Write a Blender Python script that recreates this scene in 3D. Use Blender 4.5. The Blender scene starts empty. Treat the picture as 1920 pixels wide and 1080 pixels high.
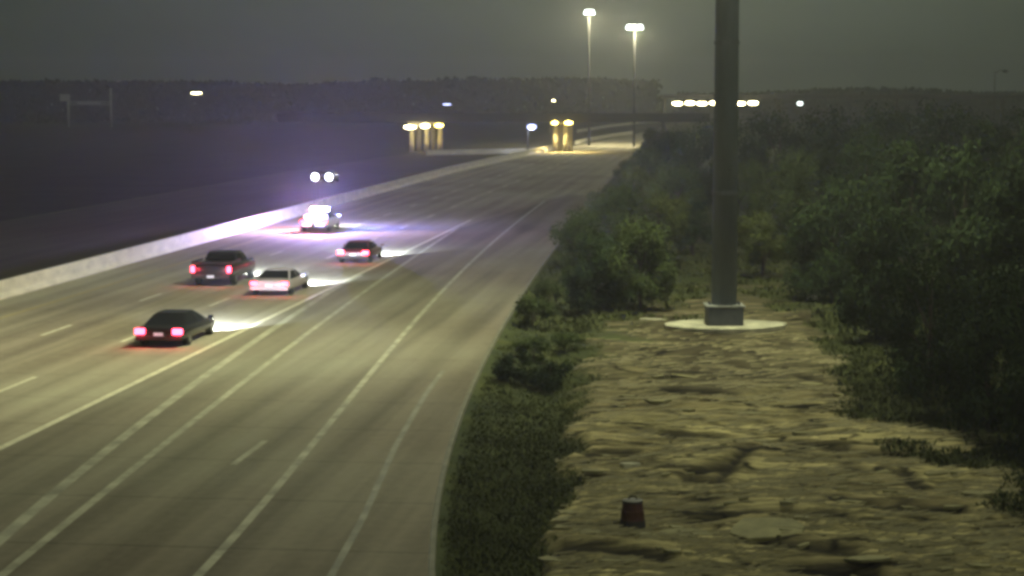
import bpy, bmesh, math, random
import numpy as np
from mathutils import Vector, Matrix, noise

random.seed(7)
S = bpy.context.scene
C = S.collection
R = math.radians

# ------------------------------------------------------------------ camera
CAM_H = 9.0
F = 3600.0 / 1920.0                      # focal length in picture widths
PITCH = math.atan(360.0 / 3600.0)
cd = bpy.data.cameras.new('camera'); cam = bpy.data.objects.new('camera', cd); C.objects.link(cam)
cd.sensor_width = 36.0; cd.lens = 36.0 * F; cd.clip_start = 0.5; cd.clip_end = 9000
cam.location = (0, 0, CAM_H); cam.rotation_euler = (R(90) - PITCH, 0, 0)
S.camera = cam

# ------------------------------------------------------------------ render look
S.view_settings.view_transform = 'Standard'; S.view_settings.look = 'None'
S.view_settings.exposure = 0.0; S.view_settings.gamma = 1.0
S.render.engine = 'CYCLES'
S.cycles.use_denoising = True
S.cycles.pixel_filter_type = 'BLACKMAN_HARRIS'; S.cycles.filter_width = 3.4   # soft surveillance lens
S.cycles.max_bounces = 6; S.cycles.volume_bounces = 0
S.cycles.sample_clamp_indirect = 4.0

# ------------------------------------------------------------------ night sky, dim with city glow
w = bpy.data.worlds.new('World'); S.world = w; w.use_nodes = True
nt = w.node_tree; nt.nodes.clear()
out = nt.nodes.new('ShaderNodeOutputWorld'); bg = nt.nodes.new('ShaderNodeBackground')
tc = nt.nodes.new('ShaderNodeTexCoord'); sep = nt.nodes.new('ShaderNodeSeparateXYZ')
nt.links.new(tc.outputs['Generated'], sep.inputs[0])
az = nt.nodes.new('ShaderNodeMath'); az.operation = 'ARCTAN2'
nt.links.new(sep.outputs['X'], az.inputs[0]); nt.links.new(sep.outputs['Y'], az.inputs[1])
ra = nt.nodes.new('ShaderNodeValToRGB')
mr = nt.nodes.new('ShaderNodeMapRange'); mr.inputs[1].default_value = -0.30; mr.inputs[2].default_value = 0.30
nt.links.new(az.outputs[0], mr.inputs[0]); nt.links.new(mr.outputs[0], ra.inputs[0])
e = ra.color_ramp.elements
e[0].position = 0.0; e[0].color = (0.018, 0.025, 0.018, 1)
e[1].position = 1.0; e[1].color = (0.026, 0.034, 0.023, 1)
x = e.new(0.35); x.color = (0.034, 0.044, 0.034, 1)
x = e.new(0.62); x.color = (0.050, 0.064, 0.042, 1)
x = e.new(0.78); x.color = (0.048, 0.061, 0.043, 1)
nz = nt.nodes.new('ShaderNodeTexNoise'); nz.inputs['Scale'].default_value = 5.0; nz.inputs['Detail'].default_value = 4
nt.links.new(tc.outputs['Generated'], nz.inputs['Vector'])
mm = nt.nodes.new('ShaderNodeMapRange'); mm.inputs[3].default_value = 0.85; mm.inputs[4].default_value = 1.15
nt.links.new(nz.outputs[0], mm.inputs[0])
vm = nt.nodes.new('ShaderNodeVectorMath'); vm.operation = 'SCALE'
nt.links.new(ra.outputs[0], vm.inputs[0]); nt.links.new(mm.outputs[0], vm.inputs['Scale'])
nt.links.new(vm.outputs[0], bg.inputs[0]); bg.inputs[1].default_value = 1.6
nt.links.new(bg.outputs[0], out.inputs[0])

# ------------------------------------------------------------------ dim soft fill, added as a sun lamp
sl = bpy.data.lights.new('fill_sun', 'SUN'); so = bpy.data.objects.new('fill_sun', sl); C.objects.link(so)
sl.energy = 0.55; sl.angle = R(14); sl.color = (0.98, 1.0, 0.74)
so.rotation_euler = (R(28), R(24), 0)     # fill comes from behind the camera, high

# ------------------------------------------------------------------ place helpers
def G(px, py, z=0.0):
    """photo pixel -> point of the horizontal plane at height z"""
    a = (px - 960.0) / 3600.0; b = (540.0 - py) / 3600.0
    d = Vector((a, math.cos(PITCH) + b * math.sin(PITCH), -math.sin(PITCH) + b * math.cos(PITCH)))
    k = (z - CAM_H) / d.z
    return Vector((d.x * k, d.y * k, z))
def at(px, py, Y):
    """point on the sight line through a pixel at distance Y ahead"""
    a = (px - 960.0) / 3600.0; b = (540.0 - py) / 3600.0
    d = Vector((a, math.cos(PITCH) + b * math.sin(PITCH), -math.sin(PITCH) + b * math.cos(PITCH)))
    k = Y / d.y
    return Vector((d.x * k, Y, CAM_H + d.z * k))
def pix(x, y, z):
    v = Vector((x, y, z - CAM_H)); cp, sp = math.cos(PITCH), math.sin(PITCH)
    dep = v.y * cp - v.z * sp; up = v.y * sp + v.z * cp
    return 960 + 3600 * v.x / dep, 540 - 3600 * up / dep
YAW = math.atan2((1362 - 960) / 3600.0, 1 / math.cos(PITCH))
U = Vector((math.sin(YAW), math.cos(YAW), 0)); N = Vector((-math.cos(YAW), math.sin(YAW), 0))
def RD(t, s, z=0.0):
    v = U * s + N * t; return Vector((v.x, v.y, z))
def st(px, py):
    g = G(px, py); return g.dot(U), g.dot(N)
def curve(pts):
    """(s -> t) through photo points of the pavement"""
    q = sorted(st(*p) for p in pts); ss = [a for a, b in q]; ts = [b for a, b in q]
    def f(s):
        if s <= ss[0]: 
            return ts[0] + (s - ss[0]) * (ts[1] - ts[0]) / (ss[1] - ss[0]) * 0.5
        acc = 0; n = 0
        for ds in (-6, -3, 0, 3, 6):
            r = 1 if s > 50 else 0.5
            acc += float(np.interp(s + ds * r, ss, ts)); n += 1
        return acc / n
    return f
def smooth_curve(pts, deg):
    q = sorted(st(*p) for p in pts); lo, hi = q[0][0], q[-1][0]
    x = np.log([a for a, b in q]); c = np.polyfit(x, [b for a, b in q], deg)
    return lambda s: float(np.polyval(c, math.log(max(lo * .9, min(hi, s)))))

# ------------------------------------------------------------------ mesh helpers
class MB:
    def __init__(s): s.v = []; s.f = []; s.uv = None
    def add(s, vs, fs):
        o = len(s.v); s.v += [tuple(v) for v in vs]; s.f += [tuple(i + o for i in f) for f in fs]
    def box(s, c, d, M=None, taper=1.0):
        x, y, z = d[0] / 2, d[1] / 2, d[2] / 2
        vs = []
        for k, zz in ((1.0, -z), (taper, z)):
            for a, b in ((-x, -y), (x, -y), (x, y), (-x, y)): vs.append(Vector((a * k, b * k, zz)))
        vs = [(M @ v if M else v) + Vector(c) for v in vs]
        s.add(vs, [(3, 2, 1, 0), (4, 5, 6, 7), (0, 1, 5, 4), (1, 2, 6, 5), (2, 3, 7, 6), (3, 0, 4, 7)])
    def tube(s, pts, rs, n=10, cap=True):
        pts = [Vector(p) for p in pts]; rings = []
        for i, p in enumerate(pts):
            d = (pts[min(i + 1, len(pts) - 1)] - pts[max(i - 1, 0)]).normalized()
            a = d.orthogonal().normalized(); 
            if abs(d.z) > 0.6: a = (Vector((1, 0, 0)) - d * d.x).normalized()
            b = d.cross(a)
            r = rs[i] if isinstance(rs, (list, tuple)) else rs
            rings.append([p + (a * math.cos(6.28318 * k / n) + b * math.sin(6.28318 * k / n)) * r for k in range(n)])
        vs = [v for r in rings for v in r]; fs = []
        for i in range(len(rings) - 1):
            for k in range(n):
                fs.append((i * n + k, i * n + (k + 1) % n, (i + 1) * n + (k + 1) % n, (i + 1) * n + k))
        if cap:
            fs.append(tuple(range(n))[::-1]); fs.append(tuple((len(rings) - 1) * n + k for k in range(n)))
        s.add(vs, fs)
    def loft(s, rings, cap=True):
        n = len(rings[0]); vs = [v for r in rings for v in r]; fs = []
        for i in range(len(rings) - 1):
            for k in range(n):
                fs.append((i * n + k, i * n + (k + 1) % n, (i + 1) * n + (k + 1) % n, (i + 1) * n + k))
        if cap:
            fs.append(tuple(range(n))[::-1]); fs.append(tuple((len(rings) - 1) * n + k for k in range(n)))
        s.add(vs, fs)
    def ball(s, c, d, n=12, m=8):
        c = Vector(c)
        s.tube([c + Vector((0, 0, d[2] / 2 * -math.cos(math.pi * i / m))) for i in range(m + 1)], [max(.01, math.sin(math.pi * i / m)) for i in range(m + 1)], n)
        k = n * (m + 1); s.v[-k:] = [(c.x + (v[0] - c.x) * d[0] / 2, c.y + (v[1] - c.y) * d[1] / 2, v[2]) for v in s.v[-k:]]
    def build(s, name, mat, parent=None, smooth=False, bevel=0, sub=0, loc=None):
        me = bpy.data.meshes.new(name); me.from_pydata(s.v, [], s.f)
        bm = bmesh.new(); bm.from_mesh(me); bmesh.ops.recalc_face_normals(bm, faces=bm.faces); bm.to_mesh(me); bm.free()
        me.materials.append(mat)
        if s.uv:
            l = me.uv_layers.new(name='UVMap')
            for lp in me.loops: l.data[lp.index].uv = s.uv[lp.vertex_index]
        o = bpy.data.objects.new(name, me); C.objects.link(o)
        if parent: o.parent = parent
        if loc: o.location = loc
        if smooth: me.polygons.foreach_set('use_smooth', [True] * len(me.polygons))
        if bevel:
            m = o.modifiers.new('bevel', 'BEVEL'); m.width = bevel; m.segments = 2; m.limit_method = 'ANGLE'
        if sub:
            m = o.modifiers.new('sub', 'SUBSURF'); m.levels = sub; m.render_levels = sub
        return o
def tag(o, label=None, cat=None, group=None, kind=None):
    if label: o['label'] = label
    if cat: o['category'] = cat
    if group: o['group'] = group
    if kind: o['kind'] = kind
    return o
def empty(name, loc, label, cat, rz=0, group=None):
    o = bpy.data.objects.new(name, None); C.objects.link(o); o.location = loc; o.rotation_euler = (0, 0, rz)
    o.empty_display_size = 0.3
    return tag(o, label, cat, group)
def copy_tree(o, parent=None):
    c = o.copy(); C.objects.link(c); c.parent = parent
    for ch in o.children: copy_tree(ch, c)
    return c
def lamp(kind, name, loc, energy, color, parent=None, rot=None, radius=0.1, spot=None, blend=0.6):
    l = bpy.data.lights.new(name, kind); l.energy = energy; l.color = color
    l.shadow_soft_size = radius
    if spot: l.spot_size = R(spot); l.spot_blend = blend
    o = bpy.data.objects.new(name, l); C.objects.link(o); o.location = loc
    if rot: o.rotation_euler = rot
    if parent: o.parent = parent
    return o

# ------------------------------------------------------------------ materials
def mat(name, col, rough=0.8, metal=0.0, var=0.25, scale=3.0, bump=0.0, coat=0.0, coord='Object', emis=None, estr=0.0, spec=0.5, stretch=None, trans=0.0):
    m = bpy.data.materials.new(name); m.use_nodes = True; t = m.node_tree; b = t.nodes['Principled BSDF']
    b.inputs['Roughness'].default_value = rough; b.inputs['Metallic'].default_value = metal
    b.inputs['Specular IOR Level'].default_value = spec
    b.inputs['Coat Weight'].default_value = coat
    if emis:
        b.inputs['Emission Color'].default_value = (*emis, 1); b.inputs['Emission Strength'].default_value = estr
    tc = t.nodes.new('ShaderNodeTexCoord'); mp = t.nodes.new('ShaderNodeMapping')
    if stretch: mp.inputs['Scale'].default_value = stretch
    t.links.new(tc.outputs[coord], mp.inputs[0])
    n = t.nodes.new('ShaderNodeTexNoise'); n.inputs['Scale'].default_value = scale; n.inputs['Detail'].default_value = 6
    n.inputs['Roughness'].default_value = 0.65
    t.links.new(mp.outputs[0], n.inputs['Vector'])
    r = t.nodes.new('ShaderNodeMapRange'); r.inputs[1].default_value = 0.25; r.inputs[2].default_value = 0.75
    r.inputs[3].default_value = 1 - var; r.inputs[4].default_value = 1 + var
    t.links.new(n.outputs[0], r.inputs[0])
    v = t.nodes.new('ShaderNodeVectorMath'); v.operation = 'SCALE'; v.inputs[0].default_value = col
    t.links.new(r.outputs[0], v.inputs['Scale']); t.links.new(v.outputs[0], b.inputs['Base Color'])
    if bump:
        bp = t.nodes.new('ShaderNodeBump'); bp.inputs['Strength'].default_value = bump; bp.inputs['Distance'].default_value = 0.02
        t.links.new(n.outputs[0], bp.inputs['Height']); t.links.new(bp.outputs[0], b.inputs['Normal'])
    return m

def pavement(name, col, lane0, lanew, worn):
    """concrete pavement: UV is (metres across, metres along)"""
    m = bpy.data.materials.new(name); m.use_nodes = True; t = m.node_tree; b = t.nodes['Principled BSDF']
    b.inputs['Roughness'].default_value = 0.95; b.inputs['Specular IOR Level'].default_value = 0.08
    def nd(k, **kw):
        n = t.nodes.new(k)
        for a, vv in kw.items(): setattr(n, a, vv)
        return n
    L = t.links.new
    uv = nd('ShaderNodeTexCoord'); sp = nd('ShaderNodeSeparateXYZ'); L(uv.outputs['UV'], sp.inputs[0])
    def math_(op, a, b_=None, c=None):
        n = nd('ShaderNodeMath', operation=op)
        for i, q in enumerate((a, b_, c)):
            if q is None: continue
            if isinstance(q, (int, float)): n.inputs[i].default_value = q
            else: L(q, n.inputs[i])
        return n.outputs[0]
    # wheel tracks: two darker bands in each lane
    u = math_('DIVIDE', math_('SUBTRACT', sp.outputs[0], lane0), lanew)
    fr = math_('FRACT', u)
    tw = math_('COSINE', math_('MULTIPLY', math_('SUBTRACT', fr, 0.27), 4 * math.pi))
    tw = math_('MULTIPLY', math_('ADD', tw, 1.0), 0.5)
    # streaks along the road
    mp = nd('ShaderNodeMapping'); mp.inputs['Scale'].default_value = (1.6, 0.035, 1); L(uv.outputs['UV'], mp.inputs[0])
    n1 = nd('ShaderNodeTexNoise'); n1.inputs['Scale'].default_value = 1.0; n1.inputs['Detail'].default_value = 7; L(mp.outputs[0], n1.inputs['Vector'])
    mp2 = nd('ShaderNodeMapping'); mp2.inputs['Scale'].default_value = (0.10, 0.05, 1); L(uv.outputs['UV'], mp2.inputs[0])
    n2 = nd('ShaderNodeTexNoise'); n2.inputs['Scale'].default_value = 1.0; n2.inputs['Detail'].default_value = 5; L(mp2.outputs[0], n2.inputs['Vector'])
    n3 = nd('ShaderNodeTexNoise'); n3.inputs['Scale'].default_value = 3.0; n3.inputs['Detail'].default_value = 8; n3.inputs['Roughness'].default_value = 0.75; L(uv.outputs['UV'], n3.inputs['Vector'])
    # slab joints
    j = math_('FRACT', math_('DIVIDE', sp.outputs[1], 4.6)); jj = math_('LESS_THAN', j, 0.016)
    val = math_('ADD', 0.50, math_('MULTIPLY', n1.outputs[0], 0.66))
    val = math_('ADD', val, math_('MULTIPLY', math_('SUBTRACT', n2.outputs[0], 0.5), 1.15))
    val = math_('ADD', val, math_('MULTIPLY', math_('SUBTRACT', n3.outputs[0], 0.5), 0.45))
    val = math_('SUBTRACT', val, math_('MULTIPLY', tw, worn))
    val = math_('SUBTRACT', val, math_('MULTIPLY', jj, 0.26))
    hue = nd('ShaderNodeMix', data_type='RGBA'); L(n2.outputs[0], hue.inputs[0])
    hue.inputs[6].default_value = (col[0] * 1.16, col[1] * 0.97, col[2] * 0.98, 1); hue.inputs[7].default_value = (col[0] * 0.9, col[1] * 1.02, col[2] * 1.02, 1)
    v = nd('ShaderNodeVectorMath', operation='SCALE'); L(hue.outputs[2], v.inputs[0]); L(val, v.inputs['Scale'])
    L(v.outputs[0], b.inputs['Base Color'])
    bp = nd('ShaderNodeBump'); bp.inputs['Strength'].default_value = 0.25; bp.inputs['Distance'].default_value = 0.01
    L(n3.outputs[0], bp.inputs['Height']); L(bp.outputs[0], b.inputs['Normal'])
    return m

M = {}
M['road'] = pavement('concrete_pavement', (0.42, 0.39, 0.285), 18.4, 3.6, 0.12)
M['ramp'] = pavement('ramp_pavement', (0.275, 0.256, 0.19), 12.6, 3.9, 0.14)
M['asphalt'] = pavement('dark_asphalt', (0.062, 0.058, 0.036), 33.0, 3.7, 0.12)
M['paint'] = mat('worn_white_paint', (0.62, 0.58, 0.42), 0.7, var=0.35, scale=2.2)
M['paint_faint'] = mat('faded_paint', (0.35, 0.335, 0.245), 0.9, var=0.55, scale=1.1)
M['yellow'] = mat('worn_yellow_paint', (0.42, 0.32, 0.12), 0.7, var=0.35, scale=2.2)
M['barrier'] = mat('barrier_concrete', (0.78, 0.73, 0.60), 0.85, var=0.22, scale=0.8, bump=0.3, stretch=(1, 1, 3))
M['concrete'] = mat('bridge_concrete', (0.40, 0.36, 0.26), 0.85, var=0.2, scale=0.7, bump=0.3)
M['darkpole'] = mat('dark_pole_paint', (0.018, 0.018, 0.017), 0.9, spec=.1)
M['deckdark'] = mat('unlit_bridge_concrete', (0.045, 0.045, 0.042), 0.9, var=0.2, scale=0.7)  # bridge concrete with its unlit look put into the colour
M['kerb'] = mat('kerb_concrete', (0.16, 0.155, 0.11), 0.9, var=0.4, scale=1.4)
M['pad'] = mat('pale_pad_concrete', (0.50, 0.48, 0.35), 0.9, var=0.5, scale=1.3, bump=0.4)
M['steel'] = mat('weathered_steel', (0.105, 0.125, 0.14), 0.9, metal=0.0, var=0.2, scale=2, stretch=(1, 1, .2))
M['steelbox'] = mat('galvanised_box', (0.10, 0.11, 0.13), 0.8, metal=0.0, var=0.2, scale=3)
M['galv'] = mat('galvanised_pole', (0.10, 0.10, 0.095), 0.7, metal=0.0, var=0.15, scale=2)
M['black'] = mat('black_paint', (0.012, 0.012, 0.014), 0.25, var=0.1, coat=0.15)
M['darkgrey'] = mat('charcoal_paint', (0.016, 0.014, 0.018), 0.35, var=0.1, coat=0.15)
M['maroon'] = mat('dark_red_paint', (0.10, 0.02, 0.03), 0.3, var=0.1, coat=0.15)
M['white'] = mat('white_paint', (0.72, 0.70, 0.68), 0.3, var=0.06, coat=0.6)
M['glass'] = mat('dark_glass', (0.010, 0.011, 0.013), 0.08, var=0.0, spec=0.6)
M['rubber'] = mat('tyre_rubber', (0.012, 0.012, 0.012), 0.85)
M['trim'] = mat('black_trim', (0.02, 0.02, 0.02), 0.6)
M['rim'] = mat('alloy_rim', (0.3, 0.3, 0.31), 0.35, metal=0.9, var=0.1)
M['plate'] = mat('number_plate', (0.6, 0.6, 0.62), 0.5, emis=(0.8, 0.85, 1.0), estr=0.35)  # faint emission puts the plate lamp's light into the plate
def glow(name, col, s, base=(0.5, 0.5, 0.5)): return mat(name, base, 0.4, var=0.0, emis=col, estr=s)
M['tail'] = glow('tail_lamp', (1.0, 0.06, 0.12), 12.0, (0.4, 0.02, 0.03))
M['head'] = glow('head_lamp', (1.0, 0.97, 0.92), 12.0)
M['headbright'] = glow('oncoming_head_lamp', (0.90, 0.92, 1.0), 22.0)
M['bar_red'] = glow('red_strobe', (1.0, 0.30, 0.50), 90.0)
M['pinkpanel'] = glow('pink_glow_panel', (1.0, 0.45, 0.62), 6.0)  # glow for the panels added to the police car
M['bluepanel'] = glow('blue_glow_panel', (0.45, 0.42, 1.0), 7.0)  # blue glow for the added police car panels
M['pinkwhite'] = mat('pink_washed_white_paint', (0.46, 0.40, 0.40), 0.35, var=0.06, coat=0.3)  # dimmed white, with the tail light pink put into the paint colour
M['bar_blue'] = glow('blue_strobe', (0.35, 0.30, 1.0), 110.0)
M['bar_white'] = glow('white_strobe', (1.0, 0.9, 0.95), 130.0)
M['lum_white'] = glow('white_luminaire', (0.88, 1.0, 0.95), 9.0)
M['lum_warm'] = glow('sodium_luminaire', (1.0, 0.86, 0.45), 40.0)
M['lum_yellow'] = glow('yellow_luminaire', (1.0, 0.78, 0.16), 26.0)
M['lum_blue'] = glow('bluish_luminaire', (0.50, 0.56, 1.0), 5.0)
M['gantry'] = mat('gantry_grey', (0.34, 0.36, 0.31), 0.7)
M['leafA'] = mat('mid_green_leaves', (0.075, 0.100, 0.034), 0.9, spec=.1, var=0.5, scale=0.9, coord='Object')
M['leafB'] = mat('dark_green_leaves', (0.036, 0.056, 0.022), 0.9, spec=.1, var=0.5, scale=0.8, coord='Object')
M['leafC'] = mat('olive_leaves', (0.082, 0.098, 0.030), 0.9, spec=.1, var=0.45, scale=0.9, coord='Object')
M['bark'] = mat('bark', (0.07, 0.055, 0.04), 0.9, var=0.4, scale=4, bump=0.5)
M['farwood'] = mat('far_wood_leaves', (0.022, 0.028, 0.018), 0.9, spec=.05, var=0.3, scale=0.05)
M['weed'] = mat('weed_leaves', (0.085, 0.095, 0.038), 0.9, spec=.1, var=0.5, scale=0.6, coord='Object')
M['straw'] = mat('dry_straw', (0.30, 0.265, 0.14), 0.85, var=0.4, scale=1.0, coord='Object')
M['clod'] = mat('dry_clay', (0.22, 0.20, 0.088), 0.9, var=0.45, scale=1.4, bump=0.5)
M['drumred'] = mat('dull_red_plastic', (0.070, 0.026, 0.016), 0.9, var=0.3, scale=6)
M['drumdark'] = mat('grimy_plastic', (0.035, 0.032, 0.028), 0.7, var=0.3, scale=6)
M['signface'] = mat('sign_sheet', (0.16, 0.17, 0.15), 0.5)

# ================================================================== THE SETTING
tD = smooth_curve([(783, 1170), (803, 1075), (838, 925), (868, 790), (888, 725), (938, 606), (972, 535), (1022, 475), (1072, 425), (1120, 370), (1160, 322), (1190, 284), (1236, 240)], 3)
tB = smooth_curve([(14, 1069), (141, 970), (384, 773), (609, 600), (740, 508), (865, 423)], 3)
tBp = smooth_curve([(14, 998), (211, 839), (422, 680), (520, 608), (640, 535)], 2)
tC = smooth_curve([(398, 1059), (469, 966), (600, 811), (787, 600), (900, 472), (960, 425), (1025, 375)], 3)
tE = curve([(633, 1069), (703, 925), (752, 811), (830, 690)])
T_WALL, T_EDGE, T1, T2, TA = 31.85, 29.2, 25.6, 22.0, 18.42
def tW(s):                                 # the median wall bends right far away
    return T_WALL if s < 225 else T_WALL - (s - 225) * 0.030 - max(0, s - 300) * .02
S_A = st(865, 423)[0]

def strip(name, fl, fr, s0, s1, z, m, cols=6, kind='structure', step=3.0, parent=None, grow=True):
    b = MB(); rows = []; s = s0
    while s < s1: rows.append(s); s += step * (1 if s < 200 or not grow else 4)
    rows.append(s1); uv = []
    for s in rows:
        a, c = fl(s), fr(s)
        for k in range(cols + 1):
            t = a + (c - a) * k / cols; b.v.append(tuple(RD(t, s, z))); uv.append((t, s))
    n = cols + 1
    for i in range(len(rows) - 1):
        for k in range(cols): b.f.append((i * n + k, i * n + k + 1, (i + 1) * n + k + 1, (i + 1) * n + k))
    b.uv = uv
    o = b.build(name, m, parent); 
    if kind: o['kind'] = kind
    return o
FAR = 900
road = strip('road', lambda s: tW(s), lambda s: tD(s), 12, FAR, 0.0, M['road'], 10)
strip('ramp', lambda s: TA - .1 if s < S_A - 6 else TA - .1 - (s - S_A + 6) * 0.08, lambda s: tD(s) + .01, 12, 175, 0.005, M['ramp'], 6)
strip('opposite_road', lambda s: tW(s) + 19.5, lambda s: tW(s) + .5, 12, FAR, 0.0, M['asphalt'], 6)
M['field_shade'] = mat('dimmed_field_grass', (0.024, 0.027, 0.016), 0.95, spec=.02, var=.6, scale=.12)
strip('field_shade', lambda s: 420, lambda s: tW(s) + 20.2, 12, FAR, -.02, M['field_shade'], 12)  # sheet over the grass, with the unlit darkness put into its colour
# far carriageway beyond the bridge, curving right
def line_strip(name, f, wd, s0, s1, m, z=0.010): return strip(name, lambda s: f(s) + wd / 2, lambda s: f(s) - wd / 2, s0, s1, z, m, 1)  # narrow strip along the road for paint lines and seams
line_strip('lane_line', lambda s: TA, 0.24, 12, S_A + 6, M['paint'])
line_strip('lane_line', lambda s: tW(s) - 2.6, 0.16, 12, 330, M['yellow'])
line_strip('lane_line', tB, 0.22, 12, S_A - 2, M['paint_faint'])
line_strip('lane_line', tBp, 0.30, 12, 95, M['ramp'] if False else M['paint_faint'], 0.009)
line_strip('lane_line', tC, 0.20, 12, 165, M['paint_faint'])
line_strip('lane_line', tE, 0.16, 12, 62, mat('old_seam', (0.225, 0.218, 0.16), var=0.5, scale=1.0))
# broken lane lines (painted dashes: 3 m paint, 9 m gap)
def dashes(tt, first, n, name='lane_dashes', m='paint'):
    b = MB(); uv = []
    for k in range(n):
        s0 = first + k * 12.2
        for a, c in ((tt + .09, s0), (tt - .09, s0), (tt - .09, s0 + 3.3), (tt + .09, s0 + 3.3)):
            b.v.append(tuple(RD(a, c, 0.010)))
        i = 4 * k; b.f.append((i, i + 1, i + 2, i + 3))
    o = b.build(name, M[m]); o['kind'] = 'structure'
s1_ = st(259, 565)[0]; s2_ = st(385, 574)[0]
dashes(T1, s1_ - 5 * 12.2, 24); dashes(T2, s2_ - 5 * 12.2, 24)
dashes(st(466, 850)[1], st(450, 872)[0], 1, m='paint_faint')
# kerb along the right edge of the ramp
b = MB(); rings = []
s = 12
while s < 260:
    t = tD(s); rings.append([RD(t, s, -.06), RD(t, s, .012), RD(t - .03, s, .022), RD(t - .13, s, .022), RD(t - .14, s, -.06)]); s += 3
b.loft(rings); o = b.build('kerb', M['kerb']); o['kind'] = 'structure'

# ---- ground sheet with real relief near the mast
straw_poly = [(1040, 1110), (1030, 980), (1052, 880), (1085, 770), (1110, 660), (1150, 600), (1240, 575), (1400, 520), (1500, 545), (1540, 610), (1600, 735), (1700, 805), (1810, 860), (1990, 960), (1990, 1110)]
def inpoly(x, y, P):
    c = False; n = len(P); dmin = 1e9
    for i in range(n):
        x1, y1 = P[i]; x2, y2 = P[(i + 1) % n]
        if (y1 > y) != (y2 > y) and x < (x2 - x1) * (y - y1) / (y2 - y1) + x1: c = not c
        dx, dy = x2 - x1, y2 - y1; u = max(0, min(1, ((x - x1) * dx + (y - y1) * dy) / (dx * dx + dy * dy)))
        dmin = min(dmin, math.hypot(x - x1 - u * dx, y - y1 - u * dy))
    return dmin if c else -dmin
ruts_px = [[(1165, 795), (1235, 806), (1330, 806), (1450, 820), (1640, 838), (1700, 842)], [(1290, 888), (1340, 893), (1375, 866), (1410, 843)],
           [(1360, 870), (1300, 878)], [(1290, 966), (1400, 956), (1480, 960), (1600, 972)], [(1400, 1008), (1490, 1018), (1600, 1030)],
           [(1590, 870), (1700, 882), (1715, 905)], [(1060, 1025), (1160, 1034), (1240, 1042)], [(1560, 930), (1680, 944), (1790, 948)],
           [(1100, 842), (1190, 838)], [(1500, 700), (1580, 712)], [(1260, 732), (1370, 742)], [(1480, 1050), (1640, 1060)]]
ruts = [[G(*p) for p in r] for r in ruts_px]
def rutd(x, y):
    d = 9.0
    for r in ruts:
        for a, c in zip(r, r[1:]):
            dx, dy = c.x - a.x, (c.y - a.y) * .5; ey = (y - a.y) * .5; u = max(0, min(1, ((x - a.x) * dx + ey * dy) / (dx * dx + dy * dy)))
            d = min(d, math.hypot(x - a.x - u * dx, ey - u * dy))
    return d
def axis(lo, hi, st_, far0, far1):
    v = list(np.arange(lo, hi, st_)); k = st_; a = v[0]; L = []
    while a > far0: k *= 1.35; a -= k; L.append(a)
    k = st_; a = v[-1]; Hh = []
    while a < far1: k *= 1.35; a += k; Hh.append(a)
    return L[::-1] + v + Hh
xs = axis(-3.0, 24.0, 0.17, -3000, 3000); ys = axis(31, 92, 0.14, -600, 6500)
gb = MB(); cover = []; lite = []; rutv = []
for y in ys:
    for x in xs:
        t = x * N.x + y * N.y; s = x * U.x + y * U.y
        cv = 0.0; z = -0.06
        if 10 < s < 260: out_ = tD(s) - .25 - t
        else: out_ = -1
        if out_ > 0 and y < 400:
            k = min(1, out_ / 1.5)
            n1 = noise.noise(Vector((x * .25, y * .35, 0)))
            z += k * (0.25 * n1 - .05)
            if y > 28 and y < 120 and -4 < x < 40:
                px, py = pix(x, y, 0)
                d = inpoly(px, py, straw_poly) + 75 * noise.noise(Vector((x * .38, y * .30, 3))) + 30 * noise.noise(Vector((x * .9, y * .8, 6))) + 14 * noise.noise(Vector((x * 2, y * 1.5, 3)))
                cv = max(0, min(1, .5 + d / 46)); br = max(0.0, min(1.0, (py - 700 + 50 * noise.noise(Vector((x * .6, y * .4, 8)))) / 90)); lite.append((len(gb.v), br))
                if cv > 0:
                    a = noise.noise(Vector((x * .32, y * 1.3, 5)))
                    r2 = 1 - abs(noise.noise(Vector((x * .55 + 4, y * 2.1, 9)))) * 2
                    z += cv * (.5 + .5 * br) * (0.07 * a + 0.06 * r2 + .05 * noise.noise(Vector((x * 1.7, y * 4, 1))) + .035 * noise.noise(Vector((x * 3.5, y * 7, 4))))
                    rd = rutd(x, y)
                    rutv.append((len(gb.v), math.exp(-(rd / (.25 + .12 * noise.noise(Vector((x * 1.5, y * 1.5, 7))))) ** 2))); w_ = .15 + .05 * noise.noise(Vector((x * 1.5, y * 1.5, 7)))
                    if rd < .5: z += .03 * math.exp(-((rd - .3) / .12) ** 2) - .10 * math.exp(-(rd / w_) ** 2)
                # dip below the kerb
                z -= .35 * math.exp(-((out_ - 2.2) / 1.5) ** 2) * (1 - cv)
        gb.v.append((x, y, z)); cover.append(cv)
nx = len(xs)
for j in range(len(ys) - 1):
    for i in range(nx - 1): gb.f.append((j * nx + i, j * nx + i + 1, (j + 1) * nx + i + 1, (j + 1) * nx + i))
gm = bpy.data.materials.new('ground_cover'); gm.use_nodes = True; t = gm.node_tree; b = t.nodes['Principled BSDF']; b.inputs['Roughness'].default_value = .9
b.inputs['Specular IOR Level'].default_value = 0.05
L = t.links.new
att = t.nodes.new('ShaderNodeAttribute'); att.attribute_name = 'cover'
tc = t.nodes.new('ShaderNodeTexCoord')
def ns(sc, st_, det=6, ro=.65):
    mp = t.nodes.new('ShaderNodeMapping'); mp.inputs['Scale'].default_value = st_; L(tc.outputs['Object'], mp.inputs[0])
    n = t.nodes.new('ShaderNodeTexNoise'); n.inputs['Scale'].default_value = sc; n.inputs['Detail'].default_value = det; n.inputs['Roughness'].default_value = ro
    L(mp.outputs[0], n.inputs['Vector']); return n.outputs[0]
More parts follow.
